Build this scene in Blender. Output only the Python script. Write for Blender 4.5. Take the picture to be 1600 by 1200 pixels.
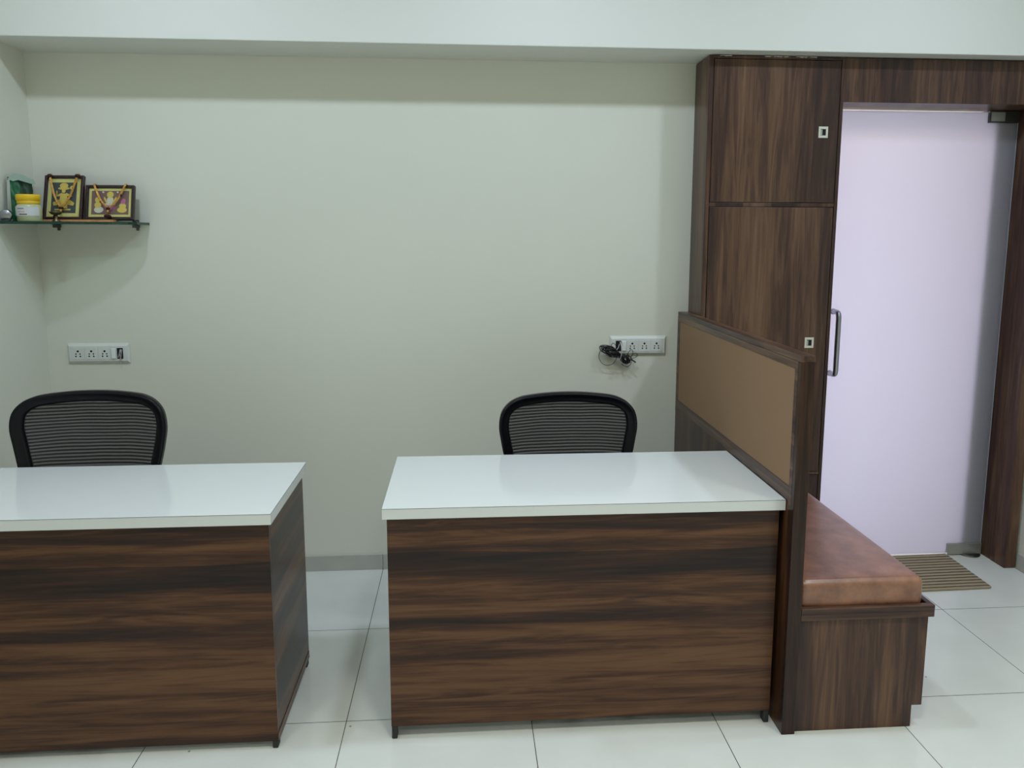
import bpy, bmesh, math, random
from mathutils import Vector, Matrix, Euler
C = bpy.context.scene
for o in list(bpy.data.objects): bpy.data.objects.remove(o, do_unlink=True)
random.seed(7)

# ------------------------------------------------------------------ camera
cam = bpy.data.cameras.new('camera'); camo = bpy.data.objects.new('camera', cam); C.collection.objects.link(camo)
F, PITCH, YAW, ROLL, DIST, H = 1218.08, 0.1418, 0.0733, 0.0023, 3.5169, 1.5565
cam.sensor_fit = 'HORIZONTAL'; cam.sensor_width = 36.0; cam.lens = F/1600*36
cam.shift_x = -14.56/1600; cam.shift_y = -60.28/1600
cam.clip_start = 0.05
fwd = Vector((math.sin(YAW)*math.cos(PITCH), math.cos(YAW)*math.cos(PITCH), -math.sin(PITCH)))
rt = Vector((math.cos(YAW), -math.sin(YAW), 0)); up = rt.cross(fwd)
r2 = rt*math.cos(ROLL)+up*math.sin(ROLL); u2 = -rt*math.sin(ROLL)+up*math.cos(ROLL)
M = Matrix((r2, u2, -fwd)).transposed().to_4x4(); M.translation = Vector((0, -DIST, H))
camo.matrix_world = M
C.camera = camo

# ------------------------------------------------------------------ world, lights, exposure
w = bpy.data.worlds.new('world'); C.world = w; w.use_nodes = True
w.node_tree.nodes['Background'].inputs[0].default_value = (0.75, 0.85, 1, 1)
w.node_tree.nodes['Background'].inputs[1].default_value = 0.3
C.view_settings.view_transform = 'Standard'; C.view_settings.look = 'None'
C.view_settings.gamma = 1; C.view_settings.exposure = 0.0; C.view_settings.use_curve_mapping = False

ROOM = (0.86, 1.0, 1.20)
REAR = (0.97, 1.0, 0.90)
def area(name, loc, size, power, col, rot=(0, 0, 0), shape='DISK', sy=None, spread=None):
    l = bpy.data.lights.new(name, 'AREA'); l.shape = shape; l.size = size
    if sy: l.size_y = sy
    l.energy = power; l.color = col
    if spread: l.spread = spread
    o = bpy.data.objects.new(name, l); o.location = loc; o.rotation_euler = rot
    C.collection.objects.link(o); return o
CEIL = 3.0
for i, x in enumerate((-1.15, 0.33, 1.85)):
    area('ceiling_downlight', (x, -1.27, CEIL-0.01), 0.16, 10.6, ROOM, spread=math.radians(176))
for y in (-2.6, -4.3):
    for x in (-1.15, 0.4, 1.85):
        area('ceiling_downlight', (x, y, CEIL-0.01), 0.32, 7.5 if x < 0 else 12, REAR, spread=math.radians(130))
# passage beyond the glass door: a lamp and an added area light that backlights the pane
area('passage_lamp', (1.85, 0.75, 2.55), 0.5, 11, (1.0, 0.80, 0.72))
area('pane_backlight', (1.35, 1.45, 1.05), 0.9, 41, (0.79, 0.78, 1.0), rot=(math.radians(-90), 0, math.radians(12)), shape='RECTANGLE', sy=1.7)

# ------------------------------------------------------------------ materials
def new_mat(name):
    m = bpy.data.materials.new(name); m.use_nodes = True
    nt = m.node_tree; return m, nt, nt.nodes['Principled BSDF']
def plain(name, col, rough=0.5, metal=0.0, spec=0.5, noise=0.0, nscale=20, bump=0.0, coat=0.0):
    m, nt, b = new_mat(name); L = nt.links.new
    b.inputs['Roughness'].default_value = rough; b.inputs['Metallic'].default_value = metal
    b.inputs['Specular IOR Level'].default_value = spec; b.inputs['Coat Weight'].default_value = coat
    b.inputs['Base Color'].default_value = (*col, 1)
    if noise or bump:
        tc = nt.nodes.new('ShaderNodeTexCoord'); n = nt.nodes.new('ShaderNodeTexNoise')
        n.inputs['Scale'].default_value = nscale; n.inputs['Detail'].default_value = 4
        L(tc.outputs['Object'], n.inputs['Vector'])
        r = nt.nodes.new('ShaderNodeValToRGB')
        r.color_ramp.elements[0].position = 0.3; r.color_ramp.elements[1].position = 0.7
        r.color_ramp.elements[0].color = (*[c*(1-noise) for c in col], 1)
        r.color_ramp.elements[1].color = (*[min(1, c*(1+noise)) for c in col], 1)
        L(n.outputs['Fac'], r.inputs['Fac']); L(r.outputs['Color'], b.inputs['Base Color'])
        if bump:
            bp = nt.nodes.new('ShaderNodeBump'); bp.inputs['Strength'].default_value = bump
            bp.inputs['Distance'].default_value = 0.002
            L(n.outputs['Fac'], bp.inputs['Height']); L(bp.outputs['Normal'], b.inputs['Normal'])
    return m
def wood(name, grain, seed=0.0, stops=None, rough=0.32, bands=7.0):
    """walnut laminate, grain = 'x','y' or 'z'"""
    m, nt, b = new_mat(name); L = nt.links.new; N = nt.nodes.new
    tc = N('ShaderNodeTexCoord')
    def noise(sc_along, sc_across, detail, dist=0.0, off=0.0):
        mp = N('ShaderNodeMapping'); s = [sc_across]*3; s['xyz'.index(grain)] = sc_along
        mp.inputs['Scale'].default_value = s; mp.inputs['Location'].default_value = (seed+off, seed*1.7+off, seed*0.6-off)
        n = N('ShaderNodeTexNoise'); n.inputs['Scale'].default_value = 1; n.inputs['Detail'].default_value = detail
        n.inputs['Distortion'].default_value = dist; n.inputs['Roughness'].default_value = 0.55
        L(tc.outputs['Object'], mp.inputs['Vector']); L(mp.outputs['Vector'], n.inputs['Vector']); return n
    band = noise(0.4, bands*1.7, 2.0, 0.5)
    fig = noise(2.0, 34, 6, 1.6, 3.1)
    fine = noise(9, 300, 3, 0.3, 9.3)
    # planks: strips of one tone side by side across the grain, slightly wavering
    sp = N('ShaderNodeSeparateXYZ'); L(tc.outputs['Object'], sp.inputs[0])
    i1, i2 = {'x': (2, 1), 'y': (0, 2), 'z': (0, 1)}[grain]
    s1 = N('ShaderNodeMath'); s1.operation = 'ADD'; L(sp.outputs[i1], s1.inputs[0]); L(sp.outputs[i2], s1.inputs[1])
    wv = noise(0.7, 3, 2, 0, 5.5)
    s2 = N('ShaderNodeMath'); s2.operation = 'MULTIPLY_ADD'; s2.inputs[1].default_value = 0.10; L(wv.outputs['Fac'], s2.inputs[0]); L(s1.outputs[0], s2.inputs[2])
    s3 = N('ShaderNodeMath'); s3.operation = 'MULTIPLY_ADD'; s3.inputs[1].default_value = 1.9*bands; s3.inputs[2].default_value = seed*3.3; L(s2.outputs[0], s3.inputs[0])
    s4 = N('ShaderNodeMath'); s4.operation = 'FLOOR'; L(s3.outputs[0], s4.inputs[0])
    wn = N('ShaderNodeTexWhiteNoise'); wn.noise_dimensions = '1D'; L(s4.outputs[0], wn.inputs['W'])
    pl = N('ShaderNodeMath'); pl.operation = 'MULTIPLY_ADD'; pl.inputs[1].default_value = 0.15; pl.inputs[2].default_value = -0.075; L(wn.outputs['Value'], pl.inputs[0])
    a = N('ShaderNodeMath'); a.operation = 'MULTIPLY_ADD'; a.inputs[1].default_value = 0.52
    L(band.outputs['Fac'], a.inputs[0]); L(pl.outputs[0], a.inputs[2])
    c = N('ShaderNodeMath'); c.operation = 'MULTIPLY_ADD'; c.inputs[1].default_value = 0.38
    L(fig.outputs['Fac'], c.inputs[0]); L(a.outputs[0], c.inputs[2])
    d = N('ShaderNodeMath'); d.operation = 'MULTIPLY_ADD'; d.inputs[1].default_value = 0.13
    L(fine.outputs['Fac'], d.inputs[0]); L(c.outputs[0], d.inputs[2])
    r = N('ShaderNodeValToRGB'); e = r.color_ramp.elements
    stops = stops or [(0.38, (0.012, 0.0065, 0.006)), (0.46, (0.027, 0.0115, 0.0080)), (0.52, (0.050, 0.0205, 0.0105)),
                      (0.57, (0.082, 0.035, 0.0155)), (0.66, (0.130, 0.062, 0.028))]
    e[0].position, e[0].color = stops[0][0], (*stops[0][1], 1)
    e[1].position, e[1].color = stops[-1][0], (*stops[-1][1], 1)
    for p, col in stops[1:-1]:
        q = e.new(p); q.color = (*col, 1)
    L(d.outputs[0], r.inputs['Fac']); L(r.outputs['Color'], b.inputs['Base Color'])
    b.inputs['Roughness'].default_value = rough; b.inputs['Specular IOR Level'].default_value = 0.30
    return m

WALL = plain('wall_paint', (0.71, 0.715, 0.625), 0.55, noise=0.012, nscale=1.5)
BEAMP = plain('beam_paint', (0.72, 0.73, 0.68), 0.6)
CEILM = plain('ceiling_paint', (0.80, 0.82, 0.80), 0.6)
SKIRT = plain('skirting_tile', (0.44, 0.44, 0.40), 0.3, noise=0.05, nscale=8)
DW = wood('desk_walnut_laminate', 'x', 1.3)
DWS = wood('desk_gable_walnut_laminate', 'y', 4.4)
VSTOPS = [(0.38, (0.032, 0.018, 0.016)), (0.46, (0.056, 0.029, 0.023)), (0.52, (0.085, 0.044, 0.030)),
          (0.57, (0.120, 0.065, 0.040)), (0.66, (0.17, 0.098, 0.060))]
CW = wood('cabinet_walnut_laminate', 'z', 2.1, VSTOPS, 0.3, 4.2)
CW2 = wood('cabinet_door_walnut_laminate', 'z', 8.6, VSTOPS, 0.3, 4.2)
CW3 = wood('header_walnut_laminate', 'z', 5.2, VSTOPS, 0.28, 4.2)
PW = wood('partition_walnut_laminate', 'z', 12.7, None, 0.3, 7)
PY = wood('partition_cap_walnut_laminate', 'y', 3.3, VSTOPS, 0.3, 14)
EW = wood('end_post_walnut_laminate', 'z', 2.9, [(0.40, (0.010, 0.0055, 0.005)), (0.50, (0.026, 0.011, 0.008)), (0.57, (0.045, 0.020, 0.012)), (0.68, (0.085, 0.038, 0.020))], 0.3, 9)
BW = wood('bench_walnut_laminate', 'z', 6.4, VSTOPS, 0.32, 4.5)
WHITE = plain('white_gloss_laminate', (0.64, 0.665, 0.675), 0.13, spec=0.5)
SEAM = plain('laminate_seam', (0.10, 0.11, 0.11), 0.5)
BLACKP = plain('black_plastic', (0.0032, 0.0034, 0.0050), 0.3, spec=0.2)
BLACKF = plain('black_fabric', (0.015, 0.015, 0.017), 0.85, noise=0.2, nscale=400, bump=0.4)
RUBBER = plain('dark_rubber', (0.02, 0.02, 0.02), 0.7)
CHROME = plain('brushed_steel', (0.36, 0.37, 0.41), 0.28, metal=1.0)
STEEL = plain('satin_steel', (0.42, 0.42, 0.38), 0.38, metal=0.8)
FITTING = plain('dark_fitting_steel', (0.10, 0.10, 0.09), 0.3, metal=0.8)
PULLM = plain('nickel_pull', (0.68, 0.68, 0.60), 0.35, metal=0.35)
HOLE = plain('dark_recess', (0.004, 0.004, 0.004), 0.8)
TAN = plain('tan_pinboard_cloth', (0.25, 0.15, 0.083), 0.85, noise=0.05, nscale=350, bump=0.15)
PLATE = plain('white_switch_plastic', (0.66, 0.69, 0.66), 0.35)
PLATE2 = plain('white_rocker_plastic', (0.78, 0.81, 0.79), 0.3)
CABLEB = plain('black_cable', (0.008, 0.008, 0.009), 0.4)
CABLEW = plain('grey_cable', (0.45, 0.44, 0.46), 0.45)
GOLD = plain('gold_foil', (0.70, 0.55, 0.13), 0.35, metal=0.5)
PALEG = plain('pale_gold_paper', (0.66, 0.62, 0.20), 0.35)
GARL = plain('golden_bead_garland', (0.58, 0.30, 0.06), 0.35, metal=0.4, noise=0.45, nscale=260)
MAROON = plain('maroon_thread', (0.035, 0.006, 0.008), 0.7)
FRAMEW = plain('dark_frame_wood', (0.026, 0.008, 0.009), 0.3)
SLATE = plain('slate_velvet', (0.055, 0.068, 0.078), 0.6)
MAUVE = plain('mauve_ground', (0.19, 0.115, 0.10), 0.5)
PINK = plain('pink_lotus', (0.48, 0.16, 0.28), 0.5)
CREAM = plain('cream_paint', (0.62, 0.60, 0.47), 0.5)
BRASS = plain('aged_brass', (0.16, 0.12, 0.06), 0.35, metal=0.85)
JARLID = plain('yellow_lid_plastic', (0.78, 0.50, 0.01), 0.35)
JARB = plain('pale_jar_plastic', (0.50, 0.53, 0.30), 0.3)
LABELM = plain('jar_label', (0.58, 0.60, 0.60), 0.4)
LABELD = plain('jar_label_print', (0.06, 0.06, 0.07), 0.5)
LABELP = plain('jar_label_pink', (0.60, 0.30, 0.32), 0.5)
GREEN = plain('green_pouch', (0.006, 0.125, 0.045), 0.35, noise=0.4, nscale=30)
DGREEN = plain('dark_green_print', (0.006, 0.045, 0.022), 0.4)
FOILW = plain('clear_plastic_film', (0.30, 0.42, 0.36), 0.2)
CLOTHO = plain('orange_paper', (0.55, 0.26, 0.10), 0.7, noise=0.2, nscale=60)
GREYG = plain('shelf_edge_green', (0.006, 0.045, 0.032), 0.12)
PLASTER = plain('chipped_plaster', (0.45, 0.43, 0.38), 0.9)

def cushion_mat():
    m, nt, b = new_mat('brown_leatherette'); L = nt.links.new; N = nt.nodes.new
    tc = N('ShaderNodeTexCoord'); n = N('ShaderNodeTexNoise'); n.inputs['Scale'].default_value = 11; n.inputs['Detail'].default_value = 8
    n.inputs['Roughness'].default_value = 0.65
    L(tc.outputs['Object'], n.inputs['Vector'])
    r = N('ShaderNodeValToRGB'); e = r.color_ramp.elements
    e[0].position = 0.33; e[0].color = (0.115, 0.038, 0.017, 1); e[1].position = 0.66; e[1].color = (0.29, 0.125, 0.070, 1)
    L(n.outputs['Fac'], r.inputs['Fac']); L(r.outputs['Color'], b.inputs['Base Color'])
    b.inputs['Roughness'].default_value = 0.4; b.inputs['IOR'].default_value = 1.6; b.inputs['Coat Weight'].default_value = 0.6; b.inputs['Coat Roughness'].default_value = 0.3
    n2 = N('ShaderNodeTexNoise'); n2.inputs['Scale'].default_value = 120; n2.inputs['Detail'].default_value = 3
    L(tc.outputs['Object'], n2.inputs['Vector'])
    bp = N('ShaderNodeBump'); bp.inputs['Strength'].default_value = 0.2; bp.inputs['Distance'].default_value = 0.002
    L(n2.outputs['Fac'], bp.inputs['Height']); L(bp.outputs['Normal'], b.inputs['Normal'])
    return m
LEATHER = cushion_mat()

TS, TX, TA = 0.5952, -0.3898, 0.5694
def floor_mat():
    m, nt, b = new_mat('vitrified_floor_tile'); L = nt.links.new; N = nt.nodes.new
    tc = N('ShaderNodeTexCoord'); sp = N('ShaderNodeSeparateXYZ'); L(tc.outputs['Object'], sp.inputs[0])
    outs = []
    for ax, off in ((0, -TX), (1, TA)):
        a = N('ShaderNodeMath'); a.operation = 'ADD'; a.inputs[1].default_value = off + 20*TS + TS/2; L(sp.outputs[ax], a.inputs[0])
        d = N('ShaderNodeMath'); d.operation = 'DIVIDE'; d.inputs[1].default_value = TS; L(a.outputs[0], d.inputs[0])
        f = N('ShaderNodeMath'); f.operation = 'FRACT'; L(d.outputs[0], f.inputs[0])
        s = N('ShaderNodeMath'); s.operation = 'SUBTRACT'; s.inputs[1].default_value = 0.5; L(f.outputs[0], s.inputs[0])
        ab = N('ShaderNodeMath'); ab.operation = 'ABSOLUTE'; L(s.outputs[0], ab.inputs[0])
        lt = N('ShaderNodeMath'); lt.operation = 'LESS_THAN'; lt.inputs[1].default_value = 0.0013/TS; L(ab.outputs[0], lt.inputs[0])
        outs.append(lt)
    mx = N('ShaderNodeMath'); mx.operation = 'MAXIMUM'; L(outs[0].outputs[0], mx.inputs[0]); L(outs[1].outputs[0], mx.inputs[1])
    n = N('ShaderNodeTexNoise'); n.inputs['Scale'].default_value = 5; n.inputs['Detail'].default_value = 6; L(tc.outputs['Object'], n.inputs['Vector'])
    r = N('ShaderNodeValToRGB'); e = r.color_ramp.elements
    e[0].position = 0.3; e[0].color = (0.60, 0.62, 0.60, 1); e[1].position = 0.7; e[1].color = (0.64, 0.66, 0.64, 1)
    L(n.outputs['Fac'], r.inputs['Fac'])
    # little specks of dirt
    v = N('ShaderNodeTexVoronoi'); v.inputs['Scale'].default_value = 5.5; L(tc.outputs['Object'], v.inputs['Vector'])
    lt = N('ShaderNodeMath'); lt.operation = 'LESS_THAN'; lt.inputs[1].default_value = 0.022; L(v.outputs['Distance'], lt.inputs[0])
    ms = N('ShaderNodeMix'); ms.data_type = 'RGBA'; ms.inputs['B'].default_value = (0.22, 0.21, 0.19, 1)
    L(lt.outputs[0], ms.inputs['Factor']); L(r.outputs['Color'], ms.inputs['A'])
    mj = N('ShaderNodeMix'); mj.data_type = 'RGBA'; mj.inputs['B'].default_value = (0.05, 0.052, 0.05, 1)
    L(mx.outputs[0], mj.inputs['Factor']); L(ms.outputs['Result'], mj.inputs['A']); L(mj.outputs['Result'], b.inputs['Base Color'])
    b.inputs['Roughness'].default_value = 0.13
    return m
FLOOR = floor_mat()

def frosted():
    m = bpy.data.materials.new('frosted_glass_film'); m.use_nodes = True; nt = m.node_tree; nt.nodes.clear(); L = nt.links.new; N = nt.nodes.new
    out = N('ShaderNodeOutputMaterial')
    t = N('ShaderNodeBsdfTranslucent'); t.inputs['Color'].default_value = (0.86, 0.85, 0.90, 1)
    d = N('ShaderNodeBsdfDiffuse'); d.inputs['Color'].default_value = (0.70, 0.69, 0.80, 1)
    g = N('ShaderNodeBsdfGlossy'); g.inputs['Roughness'].default_value = 0.22
    a = N('ShaderNodeMixShader'); a.inputs[0].default_value = 0.17; L(t.outputs[0], a.inputs[1]); L(d.outputs[0], a.inputs[2])
    f = N('ShaderNodeFresnel'); f.inputs['IOR'].default_value = 1.4
    b = N('ShaderNodeMixShader'); L(f.outputs[0], b.inputs[0]); L(a.outputs[0], b.inputs[1]); L(g.outputs[0], b.inputs[2])
    L(b.outputs[0], out.inputs[0]); return m
FROST = frosted()
def clear_glass():
    m = bpy.data.materials.new('greenish_clear_glass'); m.use_nodes = True; nt = m.node_tree; nt.nodes.clear(); L = nt.links.new; N = nt.nodes.new
    out = N('ShaderNodeOutputMaterial')
    t = N('ShaderNodeBsdfTransparent'); t.inputs['Color'].default_value = (0.72, 0.86, 0.79, 1)
    g = N('ShaderNodeBsdfGlossy'); g.inputs['Roughness'].default_value = 0.03
    f = N('ShaderNodeFresnel'); f.inputs['IOR'].default_value = 1.5
    b = N('ShaderNodeMixShader'); L(f.outputs[0], b.inputs[0]); L(t.outputs[0], b.inputs[1]); L(g.outputs[0], b.inputs[2])
    L(b.outputs[0], out.inputs[0]); return m
CLEAR = clear_glass()
def mesh_mat():
    """woven chair mesh: dark horizontal ribs with see-through weave between"""
    m = bpy.data.materials.new('black_chair_mesh'); m.use_nodes = True; nt = m.node_tree; b = nt.nodes['Principled BSDF']; L = nt.links.new; N = nt.nodes.new
    b.inputs['Roughness'].default_value = 0.7
    out = nt.nodes['Material Output']
    tc = N('ShaderNodeTexCoord'); sp = N('ShaderNodeSeparateXYZ'); L(tc.outputs['Object'], sp.inputs[0])
    n = N('ShaderNodeTexNoise'); n.inputs['Scale'].default_value = 5; n.inputs['Detail'].default_value = 1; L(tc.outputs['Object'], n.inputs['Vector'])
    ma = N('ShaderNodeMath'); ma.operation = 'MULTIPLY_ADD'; ma.inputs[1].default_value = 0.012; L(n.outputs['Fac'], ma.inputs[0]); L(sp.outputs[2], ma.inputs[2])
    d = N('ShaderNodeMath'); d.operation = 'DIVIDE'; d.inputs[1].default_value = 0.0118; L(ma.outputs[0], d.inputs[0])
    f = N('ShaderNodeMath'); f.operation = 'FRACT'; L(d.outputs[0], f.inputs[0])
    s = N('ShaderNodeMath'); s.operation = 'SUBTRACT'; s.inputs[1].default_value = 0.5; L(f.outputs[0], s.inputs[0])
    ab = N('ShaderNodeMath'); ab.operation = 'ABSOLUTE'; L(s.outputs[0], ab.inputs[0])
    r = N('ShaderNodeValToRGB'); e = r.color_ramp.elements   # ab 0..0.5
    e[0].position = 0.19; e[0].color = (1, 1, 1, 1); e[1].position = 0.33; e[1].color = (0.85, 0.85, 0.85, 1)
    L(ab.outputs[0], r.inputs['Fac'])
    r2 = N('ShaderNodeValToRGB'); e = r2.color_ramp.elements
    e[0].position = 0.21; e[0].color = (0.002, 0.002, 0.003, 1); e[1].position = 0.33; e[1].color = (0.062, 0.060, 0.062, 1)
    L(ab.outputs[0], r2.inputs['Fac']); L(r2.outputs['Color'], b.inputs['Base Color'])
    tr = N('ShaderNodeBsdfTransparent'); mx = N('ShaderNodeMixShader')
    L(r.outputs['Color'], mx.inputs[0]); L(tr.outputs[0], mx.inputs[1]); L(b.outputs[0], mx.inputs[2]); L(mx.outputs[0], out.inputs[0])
    return m
CMESH = mesh_mat()
def mat_mat():
    m, nt, b = new_mat('ribbed_doormat_fibre'); L = nt.links.new; N = nt.nodes.new
    tc = N('ShaderNodeTexCoord'); sp = N('ShaderNodeSeparateXYZ'); L(tc.outputs['Object'], sp.inputs[0])
    n = N('ShaderNodeTexNoise'); n.inputs['Scale'].default_value = 30; L(tc.outputs['Object'], n.inputs['Vector'])
    ma = N('ShaderNodeMath'); ma.operation = 'MULTIPLY_ADD'; ma.inputs[1].default_value = 0.004; L(n.outputs['Fac'], ma.inputs[0]); L(sp.outputs[1], ma.inputs[2])
    d = N('ShaderNodeMath'); d.operation = 'DIVIDE'; d.inputs[1].default_value = 0.0285; L(ma.outputs[0], d.inputs[0])
    f = N('ShaderNodeMath'); f.operation = 'FRACT'; L(d.outputs[0], f.inputs[0])
    r = N('ShaderNodeValToRGB'); e = r.color_ramp.elements; r.color_ramp.interpolation = 'LINEAR'
    e[0].position = 0.28; e[0].color = (0.055, 0.040, 0.030, 1); e[1].position = 0.40; e[1].color = (0.30, 0.245, 0.155, 1)
    L(f.outputs[0], r.inputs['Fac']); L(r.outputs['Color'], b.inputs['Base Color'])
    b.inputs['Roughness'].default_value = 0.95; return m
MATM = mat_mat()

# ------------------------------------------------------------------ mesh helpers
def box(bm, x0, x1, y0, y1, z0, z1, mi=0):
    vs = [bm.verts.new((x, y, z)) for x in (x0, x1) for y in (y0, y1) for z in (z0, z1)]
    for q in ((0, 1, 3, 2), (4, 6, 7, 5), (0, 4, 5, 1), (2, 3, 7, 6), (0, 2, 6, 4), (1, 5, 7, 3)):
        f = bm.faces.new([vs[i] for i in q]); f.material_index = mi
    return vs
def catmull(pts, n, closed=False):
    pts = [Vector(p) for p in pts]; out = []; m = len(pts)
    segs = m if closed else m-1
    for i in range(segs):
        g = (lambda k: pts[k % m]) if closed else (lambda k: pts[max(0, min(m-1, k))])
        p0, p1, p2, p3 = g(i-1), g(i), g(i+1), g(i+2)
        for j in range(n):
            t = j/n
            out.append(0.5*((2*p1)+(-p0+p2)*t+(2*p0-5*p1+4*p2-p3)*t*t+(-p0+3*p1-3*p2+p3)*t**3))
    if not closed: out.append(pts[-1])
    return out
def tube(bm, pts, r, seg=8, closed=False, mi=0, radii=None):
    pts = [Vector(p) for p in pts]; n = len(pts); rings = []
    nrm = None
    for i, p in enumerate(pts):
        a = pts[(i-1) % n] if (closed or i > 0) else p; b = pts[(i+1) % n] if (closed or i < n-1) else p
        t = (b-a).normalized() if (b-a).length > 1e-9 else Vector((0, 0, 1))
        if nrm is None:
            nrm = t.orthogonal().normalized()
        nrm = (nrm - t*nrm.dot(t)); nrm = nrm.normalized() if nrm.length > 1e-6 else t.orthogonal().normalized()
        bi = t.cross(nrm); rr = radii[i] if radii else r
        rings.append([bm.verts.new(p+(nrm*math.cos(2*math.pi*k/seg)+bi*math.sin(2*math.pi*k/seg))*rr) for k in range(seg)])
    for i in range(n if closed else n-1):
        A, B = rings[i], rings[(i+1) % n]
        for k in range(seg):
            f = bm.faces.new((A[k], A[(k+1) % seg], B[(k+1) % seg], B[k])); f.material_index = mi; f.smooth = True
    if not closed:
        f = bm.faces.new(rings[0][::-1]); f.material_index = mi; f = bm.faces.new(rings[-1]); f.material_index = mi
def lathe(bm, prof, seg=28, mat=None, mi=0, cap=True):
    rings = []
    for r, z in prof:
        ring = [Vector((r*math.cos(2*math.pi*k/seg), r*math.sin(2*math.pi*k/seg), z)) for k in range(seg)]
        rings.append([bm.verts.new((mat @ v) if mat else v) for v in ring])
    for A, B in zip(rings, rings[1:]):
        for k in range(seg):
            f = bm.faces.new((A[k], A[(k+1) % seg], B[(k+1) % seg], B[k])); f.smooth = True; f.material_index = mi
    if cap:
        f = bm.faces.new(rings[0][::-1]); f.material_index = mi; f = bm.faces.new(rings[-1]); f.material_index = mi
def prism(bm, poly, y0, y1, mi=0):
    """polygon of (x,z) extruded in y"""
    A = [bm.verts.new((x, y0, z)) for x, z in poly]; B = [bm.verts.new((x, y1, z)) for x, z in poly]
    f = bm.faces.new(A); f.material_index = mi; f = bm.faces.new(B[::-1]); f.material_index = mi
    n = len(poly)
    for i in range(n):
        f = bm.faces.new((A[i], B[i], B[(i+1) % n], A[(i+1) % n])); f.material_index = mi
def ell(cx, cz, a, b, n=20, rot=0):
    c, s = math.cos(rot), math.sin(rot)
    return [(cx+a*math.cos(t)*c-b*math.sin(t)*s, cz+a*math.cos(t)*s+b*math.sin(t)*c) for t in [2*math.pi*k/n for k in range(n)]]
def link(o, parent=None):
    C.collection.objects.link(o)
    if parent: o.parent = parent
    return o
def obj(name, bm, mats, parent=None, bevel=0, seg=2, sub=0, smooth=False):
    bmesh.ops.recalc_face_normals(bm, faces=bm.faces)
    me = bpy.data.meshes.new(name); bm.to_mesh(me); bm.free()
    for m in (mats if isinstance(mats, (list, tuple)) else [mats]): me.materials.append(m)
    if smooth:
        for p in me.polygons: p.use_smooth = True
    o = link(bpy.data.objects.new(name, me), parent)
    if bevel:
        b = o.modifiers.new('bevel', 'BEVEL'); b.width = bevel; b.segments = seg; b.limit_method = 'ANGLE'; b.angle_limit = math.radians(40)
    if sub:
        s = o.modifiers.new('sub', 'SUBSURF'); s.levels = sub; s.render_levels = sub
    return o
def bx(name, dims, mat, parent=None, bevel=0.001):
    bm = bmesh.new(); box(bm, *dims); return obj(name, bm, mat, parent, bevel)
def tag(o, label=None, cat=None, group=None, kind=None):
    if label: o['label'] = label
    if cat: o['category'] = cat
    if group: o['group'] = group
    if kind: o['kind'] = kind
    return o
def thing(name, label, cat, loc=(0, 0, 0), rot=(0, 0, 0), group=None):
    o = bpy.data.objects.new(name, None); o.empty_display_size = 0.05; link(o)
    o.location = loc; o.rotation_euler = rot
    return tag(o, label, cat, group)
def children(o): return [c for c in bpy.data.objects if c.parent == o]
def copy_tree(o, parent=None):
    c = o.copy(); C.collection.objects.link(c); c.parent = parent
    for ch in children(o): copy_tree(ch, c)
    return c
def struct(name, bm, mat, label=None, parent=None, bevel=0):
    o = obj(name, bm, mat, parent, bevel); o['kind'] = 'structure'
    if label: o['label'] = label
    return o

# ------------------------------------------------------------------ the setting
XL, XR, YN, ZB = -1.818, 2.60, -6.0, 2.302
DX0, DX1, DZ = 1.603, 2.57, 2.122            # door opening
bm = bmesh.new(); box(bm, XL-0.1, XR+0.8, YN, 1.75, -0.08, 0)
struct('floor', bm, FLOOR, 'glossy off-white tiled floor with thin dark joints')
bm = bmesh.new(); box(bm, XL-0.1, XR+0.8, YN, 1.75, CEIL, CEIL+0.08)
struct('ceiling', bm, CEILM)
bm = bmesh.new(); box(bm, XL, DX0, 0, 0.12, 0, CEIL); box(bm, DX0, DX1, 0, 0.12, DZ, CEIL); box(bm, DX1, XR, 0, 0.12, 0, CEIL)
struct('wall_back', bm, WALL, 'plain off-white wall behind the desks')
bm = bmesh.new(); box(bm, XL-0.1, XL, YN, 0.12, 0, CEIL); struct('wall_left', bm, WALL)
bm = bmesh.new(); box(bm, XR, XR+0.1, YN, 0.12, 0, CEIL); struct('wall_right', bm, WALL)
bm = bmesh.new(); box(bm, XL-0.1, XR+0.1, YN-0.1, YN, 0, CEIL); struct('wall_front', bm, WALL)
bm = bmesh.new(); box(bm, XL, XR, -0.270, 0, ZB, CEIL)
struct('trim_1', bm, BEAMP, 'wide off-white ceiling beam along the back wall', bevel=0.003)
# skirting
def skirt(name, boxes):
    bm = bmesh.new()
    for b in boxes: box(bm, *b)
    struct(name, bm, SKIRT, bevel=0.001)
skirt('baseboard_back', [(XL+0.012, -0.3904, -0.012, 0, 0, 0.074), (-0.3888, 0.205, -0.012, 0, 0, 0.074), (0.2066, 0.80, -0.012, 0, 0, 0.074), (0.8016, 0.982, -0.012, 0, 0, 0.074)])
skirt('baseboard_left', [(XL, XL+0.012, YN, 0, 0, 0.074)])
skirt('baseboard_right', [(XR-0.012, XR, YN, -0.2, 0, 0.074)])
# passage beyond the frosted door
bm = bmesh.new(); box(bm, 0.9, 3.4, 1.6, 1.7, 0, CEIL); struct('wall_passage_far', bm, WALL)
bm = bmesh.new(); box(bm, 0.8, 0.9, 0.12, 1.7, 0, CEIL); struct('wall_passage_left', bm, WALL)
bm = bmesh.new(); box(bm, 3.3, 3.4, 0.0, 1.7, 0, CEIL); struct('wall_passage_right', bm, WALL)
bm = bmesh.new(); box(bm, DX0, DX1-0.015, -0.10, 0.12, 0, 0.0015)
struct('trim_2', bm, plain('marble_threshold', (0.60, 0.61, 0.58), 0.12), 'pale threshold strip under the glass door')
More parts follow.
